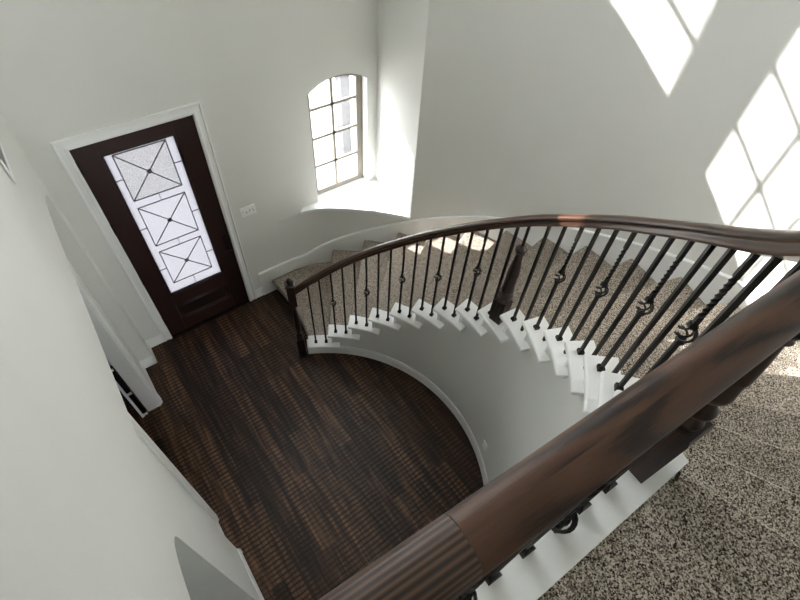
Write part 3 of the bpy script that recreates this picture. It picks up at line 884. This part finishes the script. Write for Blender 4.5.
# first newel on the floor: square foot, turning, square head with ball cap
mb = MB()
def sqr(a, z): return [Vector((sx * a, sy * a, z)) for sx, sy in ((-1, -1), (1, -1), (1, 1), (-1, 1))]
mb.loft([sqr(0.040, 0), sqr(0.040, 0.30), sqr(0.034, 0.31)], smooth=False)
mb.lathe([(0.033, 0.305), (0.038, 0.325), (0.026, 0.345), (0.037, 0.365), (0.036, 0.380), (0.022, 0.400), (0.026, 0.43), (0.033, 0.50), (0.034, 0.56), (0.028, 0.68), (0.022, 0.80), (0.020, 0.85), (0.030, 0.865), (0.024, 0.885)], n=24)
mb.loft([sqr(0.030, 0.88), sqr(0.038, 0.89), sqr(0.038, 1.165), sqr(0.034, 1.172)], smooth=False)
n1 = mb.build('newel_post', M['newel'], sr); n1.rotation_euler = (0, 0, radians(-25))
n1.location = Rinv @ Vector((1.098, -1.030, 0))
mb = MB(); mb.loft([sqr(0.034, 1.170), sqr(0.047, 1.178), sqr(0.047, 1.190), sqr(0.036, 1.200)], smooth=False)
mb.lathe([(0.016, 1.198), (0.014, 1.206), (0.026, 1.216), (0.031, 1.234), (0.025, 1.252), (0.010, 1.262), (0.002, 1.264)], n=20)
mb.build('newel_cap', M['newel'], n1)

# balcony railing --------------------------------------------------------------------------
RZ = ZL + 0.72
br = empty('balcony_railing', (0.2, FY(0.2), ZL)); tag(br, 'straight oak railing along the upper landing, closest to the viewer', 'railing')
Binv = Matrix.Translation(-Vector(br.location))
def bpath(xa, xb, n=12):
    out = []; us = []
    for k in range(n + 1):
        x = xa + (xb - xa) * k / n
        out.append((Binv @ Vector((x, FY(x) + 0.009, RZ)), Vector((0.07, 1, 0)).normalized())); us.append(x)
    return out, us
pth, us = bpath(0.1455, 0.80); mb = MB(); sweep(mb, pth, us, 0.96); mb.build('handrail', M['rail_near'], br)
pth, us = bpath(-0.33, 0.1450); mb = MB(); sweep(mb, pth, us, 0.96); tag(mb.build('handrail_end', M['rail_stripe'], br), 'paler striped length of handrail past the joint')
kk = 0
for x in (0.678, 0.594, 0.521, 0.429, 0.338, 0.253, 0.168, 0.083, -0.002, -0.087, -0.172, -0.257):
    kk += 1
    o = baluster(RZ - 0.05 - ZL - 0.006, 'basket' if kk % 3 == 0 else 'plain', br, 0.045)
    o.location = Binv @ Vector((x, FY(x) - 0.0, ZL + 0.006)); o.rotation_euler = (0, 0, -0.07)
nz = ZL + 0.006
o = turned_newel(sr, Rinv @ Vector((0.795, -3.932, nz)), RZ - 0.045 - nz, radians(-4), z_ball=0.54, big=1.0, fat=0.8)

# ================================================================== OUTSIDE
mb = MB(); mb.box((-14, 0.16, -0.30), (16, 22, -0.10)); o = mb.build('ground', M['concrete']); tag(o, 'pale sunlit paving outside', kind='structure')
mb = MB(); mb.box((3.55, 2.0, -0.10), (3.70, 2.16, 1.5)); mb.box((3.52, 1.97, 1.5), (3.73, 2.19, 1.56)); o = mb.build('brick_pier', M['brick']); tag(o, 'grey brick pier outside seen through the arched window', 'pier')
o = None

# ================================================================== LIGHT
W = bpy.data.worlds.new('World'); SC.world = W; W.use_nodes = True
nt = W.node_tree; nt.nodes.clear()
bg = nt.nodes.new('ShaderNodeBackground'); wo = nt.nodes.new('ShaderNodeOutputWorld')
bg.inputs[0].default_value = (0.93, 0.96, 1.0, 1); bg.inputs[1].default_value = 5.2
nt.links.new(bg.outputs[0], wo.inputs[0])
sd = bpy.data.lights.new('sun', 'SUN'); sd.energy = 9; sd.angle = radians(0.55); sd.color = (1.0, 0.975, 0.94)
so = bpy.data.objects.new('sun', sd); link(so)
so.rotation_euler = Vector((0.45, -1, -0.61)).to_track_quat('-Z', 'Y').to_euler()
so.location = (-3, 8, 8)

# ================================================================== CAMERA
cd = bpy.data.cameras.new('camera'); cam = bpy.data.objects.new('camera', cd); link(cam)
cd.sensor_width = 36; cd.lens = 483.06 * 36 / 800; cd.clip_start = 0.02
a, b, c = 0.6828, -0.6977, 0.0789
cam.matrix_world = Matrix.Translation((0.0371, -3.9076, 4.6354)) @ Matrix.Rotation(b, 4, 'Z') @ Matrix.Rotation(a, 4, 'X') @ Matrix.Rotation(c, 4, 'Z')
SC.camera = cam
SC.view_settings.view_transform = 'Standard'; SC.view_settings.look = 'None'
SC.view_settings.gamma = 1.0; SC.view_settings.exposure = 1.55; SC.view_settings.use_curve_mapping = False
SC.cycles.use_denoising = True
SC.cycles.max_bounces = 14; SC.cycles.diffuse_bounces = 12; SC.cycles.glossy_bounces = 4; SC.cycles.transparent_max_bounces = 12
SC.cycles.sample_clamp_indirect = 6.0
SC.cycles.caustics_reflective = False; SC.cycles.caustics_refractive = False
